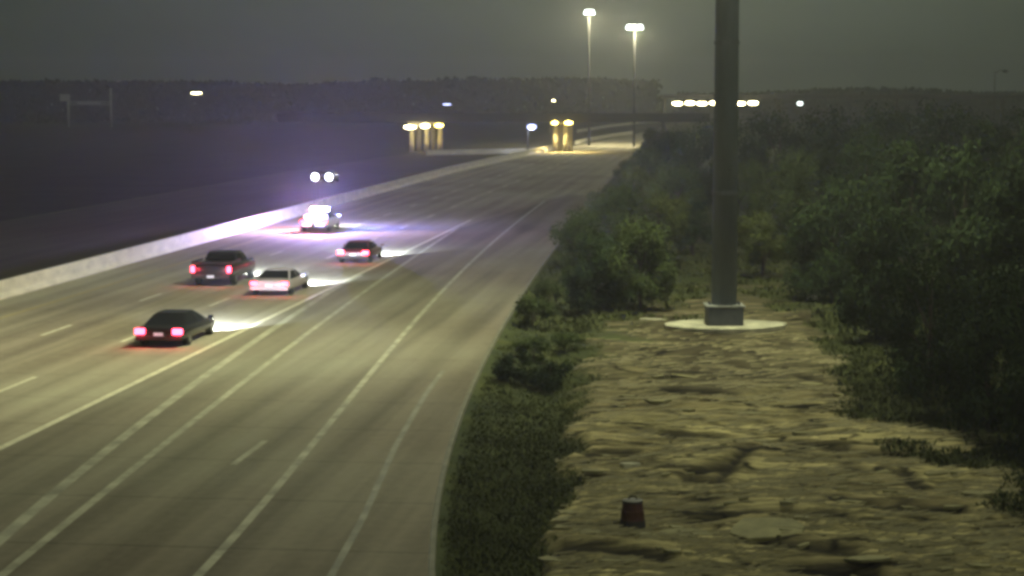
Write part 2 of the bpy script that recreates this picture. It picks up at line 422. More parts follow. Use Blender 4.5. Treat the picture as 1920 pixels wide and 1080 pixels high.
def ramp(fac, *st_):
    r = t.nodes.new('ShaderNodeValToRGB'); L(fac, r.inputs[0]); el = r.color_ramp.elements
    el[0].position = st_[0][0]; el[0].color = (*st_[0][1], 1); el[1].position = st_[-1][0]; el[1].color = (*st_[-1][1], 1)
    for p, c in st_[1:-1]: q = el.new(p); q.color = (*c, 1)
    return r.outputs[0]
att2 = t.nodes.new('ShaderNodeAttribute'); att2.attribute_name = 'straw_and_light'  # straw share, also brightening nearer ground where lamp light falls off
green = ramp(ns(.35, (1, 1, 1)), (.3, (.040, .050, .026)), (.5, (.066, .078, .034)), (.62, (.088, .098, .036)), (.75, (.10, .092, .046)))
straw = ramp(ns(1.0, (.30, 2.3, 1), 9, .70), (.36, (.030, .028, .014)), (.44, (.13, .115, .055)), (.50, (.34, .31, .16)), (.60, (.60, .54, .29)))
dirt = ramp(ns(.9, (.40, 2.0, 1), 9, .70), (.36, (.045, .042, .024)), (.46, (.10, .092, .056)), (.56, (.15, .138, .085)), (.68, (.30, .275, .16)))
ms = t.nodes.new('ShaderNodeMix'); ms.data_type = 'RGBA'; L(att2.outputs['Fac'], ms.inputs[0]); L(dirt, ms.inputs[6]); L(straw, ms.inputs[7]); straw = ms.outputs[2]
tint = ramp(ns(.22, (1, 1, 1), 3), (.35, (.55, .50, .48)), (.5, (.9, .85, .8)), (.65, (1.1, 1.05, .95)))
mt = t.nodes.new('ShaderNodeMix'); mt.data_type = 'RGBA'; mt.blend_type = 'MULTIPLY'; mt.inputs[0].default_value = 1; L(straw, mt.inputs[6]); L(tint, mt.inputs[7])
mx = t.nodes.new('ShaderNodeMix'); mx.data_type = 'RGBA'; L(att.outputs['Fac'], mx.inputs[0]); L(green, mx.inputs[6]); L(mt.outputs[2], mx.inputs[7])
att3 = t.nodes.new('ShaderNodeAttribute'); att3.attribute_name = 'rut_dark'
mr_ = t.nodes.new('ShaderNodeMix'); mr_.data_type = 'RGBA'; L(att3.outputs['Fac'], mr_.inputs[0]); L(mx.outputs[2], mr_.inputs[6]); mr_.inputs[7].default_value = (.022, .019, .012, 1)  # colour darkens along the ruts
L(mr_.outputs[2], b.inputs['Base Color'])
mpv = t.nodes.new('ShaderNodeMapping'); mpv.inputs['Scale'].default_value = (.38, .85, .01); L(tc.outputs['Object'], mpv.inputs[0])
wn = t.nodes.new('ShaderNodeTexNoise'); wn.inputs['Scale'].default_value = 1.6; wn.inputs['Detail'].default_value = 6; L(mpv.outputs[0], wn.inputs['Vector'])
wa = t.nodes.new('ShaderNodeVectorMath'); wa.operation = 'MULTIPLY_ADD'; L(wn.outputs['Color'], wa.inputs[0]); wa.inputs[1].default_value = (.9, .9, 0); L(mpv.outputs[0], wa.inputs[2])
vo = t.nodes.new('ShaderNodeTexVoronoi'); vo.feature = 'DISTANCE_TO_EDGE'; vo.inputs['Scale'].default_value = 1.0; L(wa.outputs[0], vo.inputs['Vector'])
vm_ = t.nodes.new('ShaderNodeMapRange'); vm_.inputs[1].default_value = .015; vm_.inputs[2].default_value = .075; vm_.inputs[3].default_value = .10; vm_.inputs[4].default_value = 1.0; L(vo.outputs['Distance'], vm_.inputs[0])
br_ = ns(.5, (1, 1, 1), 3); bm_ = t.nodes.new('ShaderNodeMapRange'); bm_.inputs[1].default_value = .42; bm_.inputs[2].default_value = .56; L(br_, bm_.inputs[0])
mxv = t.nodes.new('ShaderNodeMix'); mxv.data_type = 'FLOAT'; L(bm_.outputs[0], mxv.inputs[0]); mxv.inputs[2].default_value = 1.0; L(vm_.outputs[0], mxv.inputs[3])
mxc = t.nodes.new('ShaderNodeMix'); mxc.data_type = 'FLOAT'; L(att.outputs['Fac'], mxc.inputs[0]); mxc.inputs[2].default_value = 1.0; L(mxv.outputs[0], mxc.inputs[3])
sc_ = t.nodes.new('ShaderNodeVectorMath'); sc_.operation = 'SCALE'; L(mr_.outputs[2], sc_.inputs[0]); L(mxc.outputs[0], sc_.inputs['Scale']); L(sc_.outputs[0], b.inputs['Base Color'])
bp = t.nodes.new('ShaderNodeBump'); bp.inputs['Strength'].default_value = .8; bp.inputs['Distance'].default_value = .08
L(ns(2.5, (.6, 1.6, 1), 8, .7), bp.inputs['Height']); L(bp.outputs[0], b.inputs['Normal'])
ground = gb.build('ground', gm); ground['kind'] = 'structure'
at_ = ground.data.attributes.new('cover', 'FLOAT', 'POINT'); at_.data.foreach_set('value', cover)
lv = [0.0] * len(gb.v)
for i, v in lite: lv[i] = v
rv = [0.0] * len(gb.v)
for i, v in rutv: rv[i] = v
ar = ground.data.attributes.new('rut_dark', 'FLOAT', 'POINT'); ar.data.foreach_set('value', rv)
al = ground.data.attributes.new('straw_and_light', 'FLOAT', 'POINT'); al.data.foreach_set('value', lv)
ground.data.polygons.foreach_set('use_smooth', [True] * len(ground.data.polygons))
GV = {}
xa = np.array(xs); ya = np.array(ys)
def gz(x, y):
    i = int(np.searchsorted(xa, x)); j = int(np.searchsorted(ya, y)); return gb.v[min(j, len(ys) - 1) * nx + min(i, nx - 1)][2]
def gcov(x, y):
    i = int(np.searchsorted(xa, x)); j = int(np.searchsorted(ya, y)); return cover[min(j, len(ys) - 1) * nx + min(i, nx - 1)]

# ---- median wall (safety-shape barrier)
b = MB(); rings = []; s = 12
while s < 330:
    t = tW(s); rings.append([RD(t, s, -.05), RD(t, s, .07), RD(t + .14, s, .26), RD(t + .19, s, .80), RD(t + .34, s, .80), RD(t + .39, s, .26), RD(t + .5, s, .07), RD(t + .5, s, -.05)])
    s += 6
b.loft(rings); o = b.build('median_wall', M['barrier'], bevel=.015)
tag(o, 'long pale concrete median wall along the left lanes', 'wall')

# ================================================================== OVERPASS with lit columns
DECK_Y = 312.0
ov = empty('overpass_bridge', (0, DECK_Y, 0), 'low dark concrete overpass on yellow lit columns across the far road', 'bridge')
def L3(v, o): return Vector(v) - Vector(o.location)
x0 = at(520, 228, DECK_Y).x; x1 = at(1330, 228, DECK_Y).x
zb = at(960, 229, DECK_Y).z
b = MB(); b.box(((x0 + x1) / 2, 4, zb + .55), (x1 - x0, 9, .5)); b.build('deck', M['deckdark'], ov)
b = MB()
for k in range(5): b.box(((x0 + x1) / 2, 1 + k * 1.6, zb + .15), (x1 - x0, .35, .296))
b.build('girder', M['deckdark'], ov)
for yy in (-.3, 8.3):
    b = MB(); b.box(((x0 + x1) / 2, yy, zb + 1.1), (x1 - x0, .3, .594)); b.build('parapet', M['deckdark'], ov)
def column(px, yy, r=.42):
    b = MB(); p = at(px, 240, DECK_Y + yy); b.tube([(p.x, yy, -.1), (p.x, yy, zb - .45)], r, 14); b.build('column', M['concrete'], ov, smooth=True)
for i, px in enumerate((772, 785, 800, 812, 825)): column(px, 1.5 if i % 2 == 0 else 3.5)
for i, px in enumerate((1041, 1050, 1060, 1069)): column(px, 1.5 + (i % 2) * 2, .40)
for a, c in ((765, 832), (1034, 1076)):
    pa, pc = at(a, 232, DECK_Y + 2), at(c, 232, DECK_Y + 2)
    b = MB(); b.box(((pa.x + pc.x) / 2, 2.5, zb - .22), (pc.x - pa.x, 3.2, .44)); b.build('bent_cap', M['concrete'], ov, bevel=.05)
# lamps fixed under the deck in front of the columns
def bridge_lamp(px, py, wd, m, col, en, label, dy=-1.1):
    p = at(px, py, DECK_Y + dy); e_ = empty('bridge_lamp', p, label, 'lamp', group='lamps under the overpass')
    b = MB(); b.ball((0, 0, 0), (wd * 1.15, .5, .62)); b.build('lens', m, e_, smooth=True)
    b = MB(); b.box((0, 0.05, .20), (wd * 1.05, .45, .12)); b.build('housing', M['steel'], e_)
    b = MB(); b.tube([(0, .1, .2), (0, .4, .5), (0, 1.0, .55)], .05, 6); b.build('bracket', M['steel'], e_)
    lamp('SPOT', 'lamp_light', (0, 0, -.25), en, col, e_, (R(-12), 0, 0), .15, 150, .8)
WARM = (1.0, .80, .34)
bridge_lamp(769, 238, 1.7, M['lum_warm'], WARM, 5000, 'pale yellow lamp, leftmost of three over the left column group')
bridge_lamp(797, 236, 1.3, M['lum_warm'], WARM, 5000, 'pale yellow lamp, middle one over the left column group')
bridge_lamp(823, 235, 1.2, M['lum_yellow'], (1, .72, .2), 6500, 'deep yellow lamp, rightmost over the left column group')
bridge_lamp(1040, 230, .9, M['lum_yellow'], (1, .80, .32), 24000, 'yellow lamp over the left side of the median columns')
bridge_lamp(1066, 230, 1.1, M['lum_yellow'], (1, .80, .32), 24000, 'yellow lamp over the right side of the median columns')
# low crash wall between the column groups
pa, pc = G(800, 291), G(1022, 286)
b = MB(); d = (pc - pa); b.loft([[p + Vector((0, -.25, -.05)), p + Vector((0, -.08, .75)), p + Vector((0, .08, .75)), p + Vector((0, .25, -.05))] for p in (pa, (pa + pc) / 2 + Vector((0, -.8, 0)), pc)])
tag(b.build('crash_wall', M['barrier']), 'low lit concrete wall between the two lit column groups', 'wall')
pa, pc = G(1040, 289), G(1185, 290)
# far barriers on the lit road beyond the bridge
def far_wall(pts, label, h=.8):
    b = MB(); q = [G(*p) for p in pts]
    b.loft([[p + Vector((0, -.3, -.05)), p + Vector((0, -.1, h)), p + Vector((0, .1, h)), p + Vector((0, .3, -.05))] for p in q])
    tag(b.build('far_wall', M['barrier']), label, 'wall')
far_wall([(1078, 272), (1110, 264), (1150, 257), (1190, 251)], 'pale wall running away just right of the lit median columns')
far_wall([(1082, 249), (1140, 239), (1205, 231), (1300, 226)], 'pale wall curving right at the far end of the lit road')
for px, py, Y, en in ((1150, 205, 395, 12000), (1215, 200, 560, 20000)):
    pass

# ---- second bridge on the right with a row of lamps
B2 = 430.0
ov2 = empty('overpass_bridge', (0, B2, 0), 'thin far bridge on the right above the trees with a row of lamps', 'bridge')
x0 = at(1236, 190, B2).x; x1 = at(2300, 190, B2).x; z2 = at(1300, 186, B2).z
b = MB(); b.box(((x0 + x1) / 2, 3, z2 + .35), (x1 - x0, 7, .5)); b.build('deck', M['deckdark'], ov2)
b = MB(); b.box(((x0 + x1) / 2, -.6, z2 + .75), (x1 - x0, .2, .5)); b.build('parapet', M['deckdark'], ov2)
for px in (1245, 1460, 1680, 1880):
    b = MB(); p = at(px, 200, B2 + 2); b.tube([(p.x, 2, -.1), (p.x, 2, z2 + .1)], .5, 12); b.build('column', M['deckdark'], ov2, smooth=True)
names = [(1270, 'leftmost'), (1294, 'second from left'), (1316, 'third from left'), (1340, 'fourth from left'), (1388, 'fifth from left, right of the tall mast'), (1412, 'sixth from left'), (1500, 'rightmost, set apart')]
for i, (px, nm) in enumerate(names):
    p = at(px, 194 - (i % 2), B2 - 1.4)
    e_ = empty('bridge_lamp', p, 'pale lamp under the far right bridge, ' + nm, 'lamp', group='row of lamps under the far right bridge')
    wd = 1.9 if i < 6 else 1.0
    b = MB(); b.ball((0, 0, 0), (wd * 1.15, .6, .75)); b.build('lens', M['lum_white'] if i == 6 else M['lum_warm'], e_, smooth=True)
    b = MB(); b.box((0, .1, .36), (wd * .9, .5, .14)); b.tube([(0, .2, .4), (0, .9, .8)], .06, 6); b.build('housing', M['steel'], e_)

# ================================================================== MASTS AND STREET LAMPS
def mast_pole(b, h, r0, r1): b.tube([(0, 0, 0), (0, 0, h * .5), (0, 0, h)], [r0, (r0 + r1) / 2, r1], 16)
# the near high mast on its pad; its luminaires hang above the picture
mp_ = G(1357, 612); mp_.z = -.02
mast = empty('high_mast_pole', mp_, 'thick dark steel mast standing on a pale concrete pad among the rubble', 'mast')
b = MB(); mast_pole(b, 26.5, .50, .42); b.build('pole', M['steel'], mast, smooth=True)
b = MB(); b.box((0, 0, .42), (1.38, 1.38, .84)); base = b.build('base_box', M['steelbox'], mast, bevel=.03)
b = MB(); b.box((0, 0, .87), (1.5, 1.5, .05)); b.build('base_lid', mat('pale_lid', (.34, .35, .33), .5), mast)
for k in range(2):
    b = MB(); b.box((-.35 + .7 * k, -.70, .42), (.52, .03, .6)); b.build('access_door', M['steelbox'], mast, bevel=.01)
for z_ in (5.2, 11.0, 17.5):
    b = MB(); b.tube([(0, 0, z_), (0, 0, z_ + .14)], .53 - z_ * .003, 16); b.build('joint_band', M['steelbox'], mast)
for a in range(8):
    b = MB(); b.tube([(.62 * math.cos(a * .785 + .39), .62 * math.sin(a * .785 + .39), .88), (.62 * math.cos(a * .785 + .39), .62 * math.sin(a * .785 + .39), 1.0)], .04, 6); b.build('anchor_bolt', M['steelbox'], mast)
b = MB()
ringp = [(1.5 * math.cos(a * math.pi / 12), 1.5 * math.sin(a * math.pi / 12), 26.3) for a in range(25)]
b.tube(ringp, .07, 8, cap=False); b.build('lamp_ring', M['steel'], mast)
for a in range(8):
    an = a * math.pi / 4; b = MB(); b.tube([(1.9 * math.cos(an), 1.9 * math.sin(an), 26.3), (1.9 * math.cos(an), 1.9 * math.sin(an), 25.8)], [.18, .36], 12)
    b.tube([(0.3 * math.cos(an), .3 * math.sin(an), 26.35), (1.9 * math.cos(an), 1.9 * math.sin(an), 26.35)], .05, 6)
    b.build('floodlight', M['steel'], mast)
lamp('POINT', 'mast_light', (-.2, -.2, 25.1), 38000, (.96, .98, .62), mast, radius=1.3)
fl = Vector(RD(27, 62)) - (mp_ + Vector((-1.6, -.5, 25.2)))
lamp('SPOT', 'road_fill_spot', (-1.6, -.5, 25.2), 36000, (.96, .98, .62), mast, fl.to_track_quat('-Z', 'Y').to_euler(), .5, 64, 1.0)  # unseen spot added to brighten the left lanes
# broken round pad
b = MB(); ang = [i * 2 * math.pi / 26 for i in range(26)]
ring = [Vector((2.35 * math.cos(a) * (1 + .22 * noise.noise(Vector((a * 1.7, 1, 0)))), 1.6 * math.sin(a) * (1 + .12 * noise.noise(Vector((a * 3, 5, 0)))), 0)) for a in ang]
b.loft([[v + Vector((0, 0, -.25)) for v in ring], [v + Vector((0, 0, .10)) for v in ring], [v * .97 + Vector((0, 0, .13)) for v in ring]])
pad = b.build('concrete_pad', M['pad']); pad.location = mp_ + Vector((0, .0, -.0)); tag(pad, 'pale round concrete pad under the thick dark mast', 'pad')

# distant high masts, lit
def far_mast(px, py, Y, rw, m, label, en, col):
    top = at(px, py, Y); e_ = empty('high_mast_light', (top.x, Y, -.05), label, 'mast', group='distant lit high masts')
    h = top.z
    b = MB(); mast_pole(b, h, .22, .12); b.build('pole', M['darkpole'], e_, smooth=True)
    b = MB(); b.tube([(rw * math.cos(a * math.pi / 8), rw * math.sin(a * math.pi / 8), h) for a in range(17)], .08, 6, cap=False); b.build('lamp_ring', M['galv'], e_)
    for a in range(6):
        an = a * math.pi / 3 + .3; b = MB(); b.tube([(rw * math.cos(an), rw * math.sin(an), h + .35), (rw * math.cos(an), rw * math.sin(an), h - .35)], [.25, .5], 12); b.build('luminaire', m, e_, smooth=True)
    lamp('POINT', 'mast_light', (0, 0, h - .8), en, col, e_, radius=1.2)
far_mast(1190, 50, 345, 1.15, M['lum_white'], 'distant high mast with a wide cluster of white lamps below the sky top', 34000, (1, .93, .60))
far_mast(1105, 22, 352, .55, M['lum_white'], 'distant high mast with a small lamp cluster cut by the picture top', 34000, (1, .93, .60))

def street_lamp(px, py, Y, label, m, arm=1.6, side=1, wd=1.0, en=0, hgt=.22, col=(1, .9, .7)):
    p = at(px, py, Y); e_ = empty('street_lamp', (p.x - side * arm, Y, -.05), label, 'street lamp')
    b = MB(); b.tube([(0, 0, 0), (0, 0, p.z * .6), (0, 0, p.z)], [.13, .1, .07], 10); b.build('pole', M['galv'] if m != 'off' else M['galv'], e_, smooth=True)
    b = MB(); b.tube([(0, 0, p.z - .3), (side * arm * .4, 0, p.z + .12), (side * arm, 0, p.z + .2)], .05, 8); b.build('arm', M['galv'], e_, smooth=True)
    b = MB(); b.box((side * arm, 0, p.z + .14), (wd * .8, .4, .14), taper=.7); b.build('lamp_head', M['steel'], e_, bevel=.03)
    b = MB(); b.ball((side * arm, 0, p.z - .02), (wd, .5, hgt * 1.6)); b.build('lens', M['lum_warm'] if m == 'warm' else M['lum_blue'] if m == 'blue' else M['galv'], e_, smooth=True)
    if en: lamp('POINT', 'lamp_light', (side * arm, 0, p.z - .5), en, col, e_, radius=.2)
street_lamp(368, 174, 480, 'street lamp with a pale yellow glow far off on the left', 'warm', wd=2.6)
street_lamp(838, 195, 430, 'street lamp with a bluish glow above the left lit columns', 'blue', wd=2.0)
street_lamp(997, 237, 300, 'short lamp post with a blue-white glow left of the median columns', 'blue', arm=.6, wd=1.5, hgt=.5, en=500, col=(.7, .75, 1))
street_lamp(1885, 133, 300, 'unlit lamp post near the right edge of the picture', 'off', wd=1.0)
street_lamp(1345, 171, 520, 'faint small lamp high above the far right bridge', 'warm', arm=.8, wd=.7, hgt=.1)
street_lamp(1038, 188, 470, 'faint small lamp above the median columns', 'warm', arm=.8, wd=.9, hgt=.1)

# sign gantry far left
gp = G(130, 236); Yg = 560.0; pl, pr = at(128, 200, Yg), at(208, 200, Yg)
gan = empty('sign_gantry', ((pl.x + pr.x) / 2, Yg, -.05), 'pale overhead sign gantry standing far off on the left', 'gantry')
hw = (pr.x - pl.x) / 2
for sx, top in ((-1, at(0, 178, Yg).z), (1, at(0, 165, Yg).z)):
    b = MB(); b.tube([(sx * hw, 0, 0), (sx * hw, 0, top)], .34, 10); b.build('post', M['gantry'], gan, smooth=True)
zb_ = at(0, 193, Yg).z
b = MB()
for dz in (-.4, .4): b.tube([(-hw, 0, zb_ + dz), (hw, 0, zb_ + dz)], .12, 6)
n_ = 10
for k in range(n_): 
    xa_, xb_ = -hw + 2 * hw * k / n_, -hw + 2 * hw * (k + 1) / n_
    b.tube([(xa_, 0, zb_ - .4), (xb_, 0, zb_ + .4)], .07, 5)
b.build('truss', M['gantry'], gan)
b = MB(); b.box((-hw - .8, -.4, at(0, 183, Yg).z), (3.0, .12, 2.0)); b.build('sign_panel', M['gantry'], gan)
b = MB(); b.box((0, -.45, zb_), (hw * 1.1, .12, .9)); b.build('sign_panel', M['gantry'], gan)

# ================================================================== VEHICLES
def sec(y, w_, zb, zt, tum=.93):
    c = min(.12, (zt - zb) * .25)
    h = [(w_ * .86, zb), (w_, zb + c), (w_, zt - c * 1.5), (w_ * tum, zt - c * .35), (w_ * .6, zt)]
    return [Vector((-a, y, z)) for a, z in h] + [Vector((a, y, z)) for a, z in reversed(h)]
def wheel(e_, x, y, r, sgn):
    b = MB(); b.tube([(x - sgn * .20, y, r), (x - sgn * .17, y, r), (x - sgn * .02, y, r), (x, y, r)], [r * .9, r, r, r * .9], 20); ty = b.build('tyre', M['rubber'])
    return ty
def make_car(name, label, paint, px, py, kind='sedan', W=1.86, L_=4.7, H=1.13, tail=True, heads=True, headm='head', facing=1, spot_en=5500, roofp=None, police=False):
    g = G(px, py); loc = g + U * (L_ / 2); loc.z = .0
    cat = 'police car' if police else 'pickup truck' if kind == 'pickup' else 'car'
    e_ = empty(name, loc, label, cat, rz=-YAW if facing > 0 else math.pi - YAW)
    y0 = -L_ / 2; w_ = W / 2; k = H / 1.13; q = L_ / 4.7
    b = MB()
    if kind == 'pickup':
        stn = [(0, .90, .34, .74), (.06, .96, .24, .80), (.5, 1, .22, .82), (1.9, 1, .22, .82), (2.1, 1, .22, .83), (3.4, 1, .22, .80), (4.2, .97, .22, .78), (4.62, .90, .24, .72), (4.7, .78, .30, .60)]
    else:
        stn = [(0, .80, .30, .66), (.07, .92, .22, .74), (.4, .98, .2, .775), (1.1, 1, .19, .785), (2.3, 1, .19, .765), (3.4, .99, .19, .735), (4.2, .95, .2, .66), (4.6, .84, .22, .55), (4.7, .70, .27, .47)]
    b.loft([sec(y0 + y * q, w_ * a, c * k, d * k) for y, a, c, d in stn])
    body = b.build('body', paint, e_, smooth=True, sub=1)
    # cabin: base ring and roof ring
    if kind == 'pickup': yb0, yr0, yr1, yb1, zbase = 1.70, 1.82, 2.95, 3.55, .72
    elif kind == 'coupe': yb0, yr0, yr1, yb1, zbase = .72, 1.62, 2.45, 3.3, .74
    else: yb0, yr0, yr1, yb1, zbase = .68, 1.42, 2.62, 3.42, .75
    yb0, yr0, yr1, yb1 = [y0 + v * q for v in (yb0, yr0, yr1, yb1)]
    zr = H * .965; zb_ = (zbase - .03) * k; wb, wr = w_ * .88, w_ * (.74 if kind == 'pickup' else .66)
    bt = [Vector((-wb * .93, yb0, zb_)), Vector((wb * .93, yb0, zb_)), Vector((wb, (yb0 + yb1) / 2, zb_)), Vector((wb * .93, yb1, zb_)), Vector((-wb * .93, yb1, zb_)), Vector((-wb, (yb0 + yb1) / 2, zb_))]
    rt = [Vector((-wr * .93, yr0, zr)), Vector((wr * .93, yr0, zr)), Vector((wr, (yr0 + yr1) / 2, zr)), Vector((wr * .93, yr1, zr)), Vector((-wr * .93, yr1, zr)), Vector((-wr, (yr0 + yr1) / 2, zr))]
    b = MB(); b.loft([bt, rt]); b.build('cabin', roofp or paint, e_, bevel=.05)
    cr = [Vector((v.x * .96, v.y, zr - .005)) for v in rt]
    b = MB(); b.loft([[v + Vector((0, 0, -.01)) for v in rt], [Vector((v.x * .9, (v.y - (yr0 + yr1) / 2) * .93 + (yr0 + yr1) / 2, H)) for v in rt]]); b.build('roof', roofp or paint, e_, bevel=.02)
    def pane(name_, a, c, d, f, off, sh=.10):
        # a,c bottom; d,f top
        ce = (a + c + d + f) / 4; pts = [ce + (v - ce) * (1 - sh) + off for v in (a, c, d, f)]
        b = MB(); b.loft([[v - off * 1.4 for v in pts], pts]); return b.build(name_, M['glass'], e_)
    pane('rear_window', bt[0], bt[1], rt[1], rt[0], Vector((0, -.016, .008)))
    pane('windshield', bt[3], bt[4], rt[4], rt[3], Vector((0, .016, .008)))
    for (i, j) in ((1, 2), (2, 3)): pane('side_window', bt[i], bt[j], rt[j], rt[i], Vector((.016, 0, .004)), .14)
    for (i, j) in ((0, 5), (5, 4)): pane('side_window', bt[i], bt[j], rt[j], rt[i], Vector((-.016, 0, .004)), .14)
    # wheels
    r = .31 * (1.1 if kind == 'pickup' else 1) * min(1, k * 1.02)
    for sx in (-1, 1):
        for yy in (.85, 3.8):
            we = bpy.data.objects.new('wheel', None)
            b = MB(); cx, cy = sx * (w_ * .955), y0 + yy * q
            b.tube([(cx - sx * .22, cy, r), (cx - sx * .19, cy, r), (cx - sx * .03, cy, r), (cx, cy, r)], [r * .9, r, r, r * .88], 20)
            t_ = b.build('tyre', M['rubber'], None, smooth=False); t_.name = 'wheel'; t_.parent = e_
            b = MB(); b.tube([(cx - sx * .02, cy, r), (cx + sx * .008, cy, r)], [r * .62, r * .56], 10); b.build('rim', M['rim'], t_)
            bpy.data.objects.remove(we)
    zt = (.60 if kind != 'pickup' else .62) * k
    # rear bumper, plate, lamps
    b = MB(); b.box((0, y0 - .03, .36 * k), (W * .90, .16, .17 * k)); b.build('rear_bumper', M['trim'] if kind != 'coupe' else paint, e_, bevel=.03)
    b = MB(); b.box((0, y0 - .062 if kind != 'pickup' else y0 - .12, (.50 if kind != 'pickup' else .36) * k), (.34, .02, .12)); b.build('license_plate', M['plate'], e_)
    for sx in (-1, 1):
        b = MB()
        if kind == 'pickup': b.box((sx * W * .43, y0 - .02, zt), (.19, .10, .30))
        elif kind == 'coupe': b.box((sx * W * .37, y0 - .01, zt), (.30, .12, .15))
        else: b.box((sx * W * .365, y0 - .01, zt), (.36, .16, .21))
        b.build('tail_light', M['tail'] if tail else M['drumred'], e_, bevel=.03)
        b = MB(); (b.box((sx * W * .29, y0 + L_ - .08, .45 * k), (.30, .16, .13)) if headm == 'head' else b.tube([(sx * .74, y0 + L_ - .10, .62), (sx * .74, y0 + L_ + .03, .62), (sx * .74, y0 + L_ + .10, .62)], [.34, .37, .28], 20)); b.build('headlight', M[headm], e_, bevel=.02)
        b = MB(); b.box((sx * (w_ + .10), y0 + 3.12 * q, .80 * k), (.2, .12, .12)); b.build('side_mirror', paint, e_, bevel=.03)
        if spot_en: lamp('SPOT', 'headlight_beam', (sx * W * .35, y0 + L_ + .06, .50 * k), spot_en, (.72, .84, 1.0), e_, (R(80), 0, R(-sx * 2)), .06, 84, .9)
        if tail: lamp('POINT', 'tail_glow', (sx * W * .36, y0 - .28, zt), 16.0 if kind == 'coupe' else 18.0, (1, .03, .07), e_, radius=.08)
    if kind == 'pickup':
        b = MB(); yA, yB = y0 + .1, y0 + 1.70 * q
        for sx in (-1, 1): b.box((sx * W * .46, (yA + yB) / 2, .86 * k), (.10, yB - yA, .11))
        b.box((0, yA, .84 * k), (W * .86, .08, .10)); b.build('bed_rail', paint, e_, bevel=.02)
    else:
        b = MB(); b.box((0, y0 + .015, .42 * k), (W * .5, .05, .05)); b.build('rear_trim', M['rim'], e_)
    if police:
        zz = H + .07; ym = (yr0 + yr1) / 2
        b = MB(); b.box((0, ym, zz - .03), (1.25, .30, .06)); lb = b.build('light_bar', M['trim'], e_, bevel=.01)
        for i, (cx, m_) in enumerate(((-.5, 'bar_red'), (-.25, 'bar_red'), (0, 'bar_white'), (.25, 'bar_blue'), (.5, 'bar_blue'))):
            b = MB(); b.box((cx, ym, zz + .065), (.23, .26, .13), taper=.85); b.build('strobe', M[m_], lb, bevel=.02)
        for cx, m_ in ((-.55, 'pinkpanel'), (0, 'bar_white'), (.55, 'bluepanel')):  # glowing panels added to make the whole rear flare
            b = MB(); b.box((cx, yb0 + .02, .84 * k), (.50, .10, .20)); b.build('rear_glow_panel', M[m_], e_, bevel=.02)
        for cx, m_ in ((-.45, 'pinkpanel'), (.45, 'bluepanel')):  # more added glow, low on the bumper
            b = MB(); b.box((cx, y0 - .11, .40 * k), (.62, .05, .10)); b.build('bumper_glow_panel', M[m_], e_, bevel=.01)
        lamp('POINT', 'red_strobe_light', (-.45, ym - .2, zz + .20), 5000, (1.0, .30, .45), e_, radius=.15)
        lamp('POINT', 'blue_strobe_light', (.25, ym + .05, zz + .17), 26000, (.12, .17, 1.0), e_, radius=.15)
        lamp('POINT', 'white_strobe_light', (-.05, ym - .1, zz + .20), 8000, (1.0, .82, .95), e_, radius=.15)
    return e_
make_car('sedan', 'black sedan with lit tail lights, nearest and lowest car on the road', M['black'], 298, 652, L_=4.8, W=1.9, H=1.10)
make_car('pickup_truck', 'dark tall pickup truck braking in the middle lane beside the white coupe', M['darkgrey'], 396, 537, kind='pickup', L_=5.2, W=2.05, H=1.48, spot_en=4000)
make_car('coupe', 'white low coupe washed pink by its tail lights', M['pinkwhite'], 505, 555, kind='coupe', L_=4.6, W=1.95, H=1.08)
make_car('sedan', 'dark red sedan with bright headlight pool, farthest of the four braking cars', M['maroon'], 662, 494, L_=4.6, W=1.86, H=1.10, spot_en=9000)
make_car('police_car', 'police car flashing blue and pink lights by the median wall', M['white'], 588, 435, L_=4.9, W=1.95, H=1.3, police=True, spot_en=2500)
make_car('oncoming_car', 'car with two dazzling white headlights beyond the median wall', M['darkgrey'], 604, 343, L_=4.6, W=2.0, H=1.15, headm='headbright', tail=False, facing=-1, spot_en=0)

# ================================================================== BARREL AND DEBRIS
bp_ = G(1186, 985); bp_.z = gz(bp_.x, bp_.y) - .03
dr = empty('barrel', bp_, 'small dull red and black barrel standing in the dry rubble', 'barrel')
b = MB(); b.tube([(0, 0, 0), (0, 0, .05), (0, 0, .27)], [.29, .29, .265], 20); b.build('lower_band', M['drumdark'], dr, smooth=False)
b = MB(); b.tube([(0, 0, .27), (0, 0, .30), (0, 0, .46), (0, 0, .48), (0, 0, .64)], [.262, .25, .24, .225, .21], 20); b.build('shell', M['drumred'], dr)
b = MB(); b.tube([(0, 0, .64), (0, 0, .68), (0, 0, .70)], [.22, .22, .15], 20); b.build('lid', M['drumdark'], dr)
b = MB(); b.tube([(-.09, 0, .69), (-.06, 0, .76), (.06, 0, .76), (.09, 0, .69)], .018, 6); b.build('handle', M['drumdark'], dr)
def slab(px, py, w_, d_, h_, label, m=M['pad'], rz=0.0):
    p = G(px, py); b = MB(); n_ = 9
    rg = [Vector((w_ / 2 * math.cos(a * 6.283 / n_) * random.uniform(.75, 1.1), d_ / 2 * math.sin(a * 6.283 / n_) * random.uniform(.75, 1.1), 0)) for a in range(n_)]
    b.loft([[v + Vector((0, 0, -.12)) for v in rg], [v + Vector((0, 0, h_)) for v in rg]])
    o = b.build('concrete_chunk', m, bevel=.02); o.location = (p.x, p.y, gz(p.x, p.y)); o.rotation_euler = (R(random.uniform(-4, 6)), R(random.uniform(-4, 4)), rz)
    tag(o, label, 'rubble', 'pale concrete chunks in the rubble')
slab(1518, 551, .8, .8, .10, 'small pale chunk at the edge of the dark trees')
slab(1222, 598, 1.1, .5, .08, 'thin pale chunk on the ground left of the mast pad')
slab(1405, 771, .9, .3, .04, 'thin pale chunk below the mast, above the dark ruts', M['clod'])
slab(1180, 873, .55, .25, .08, 'small bright chunk above and left of the barrel')
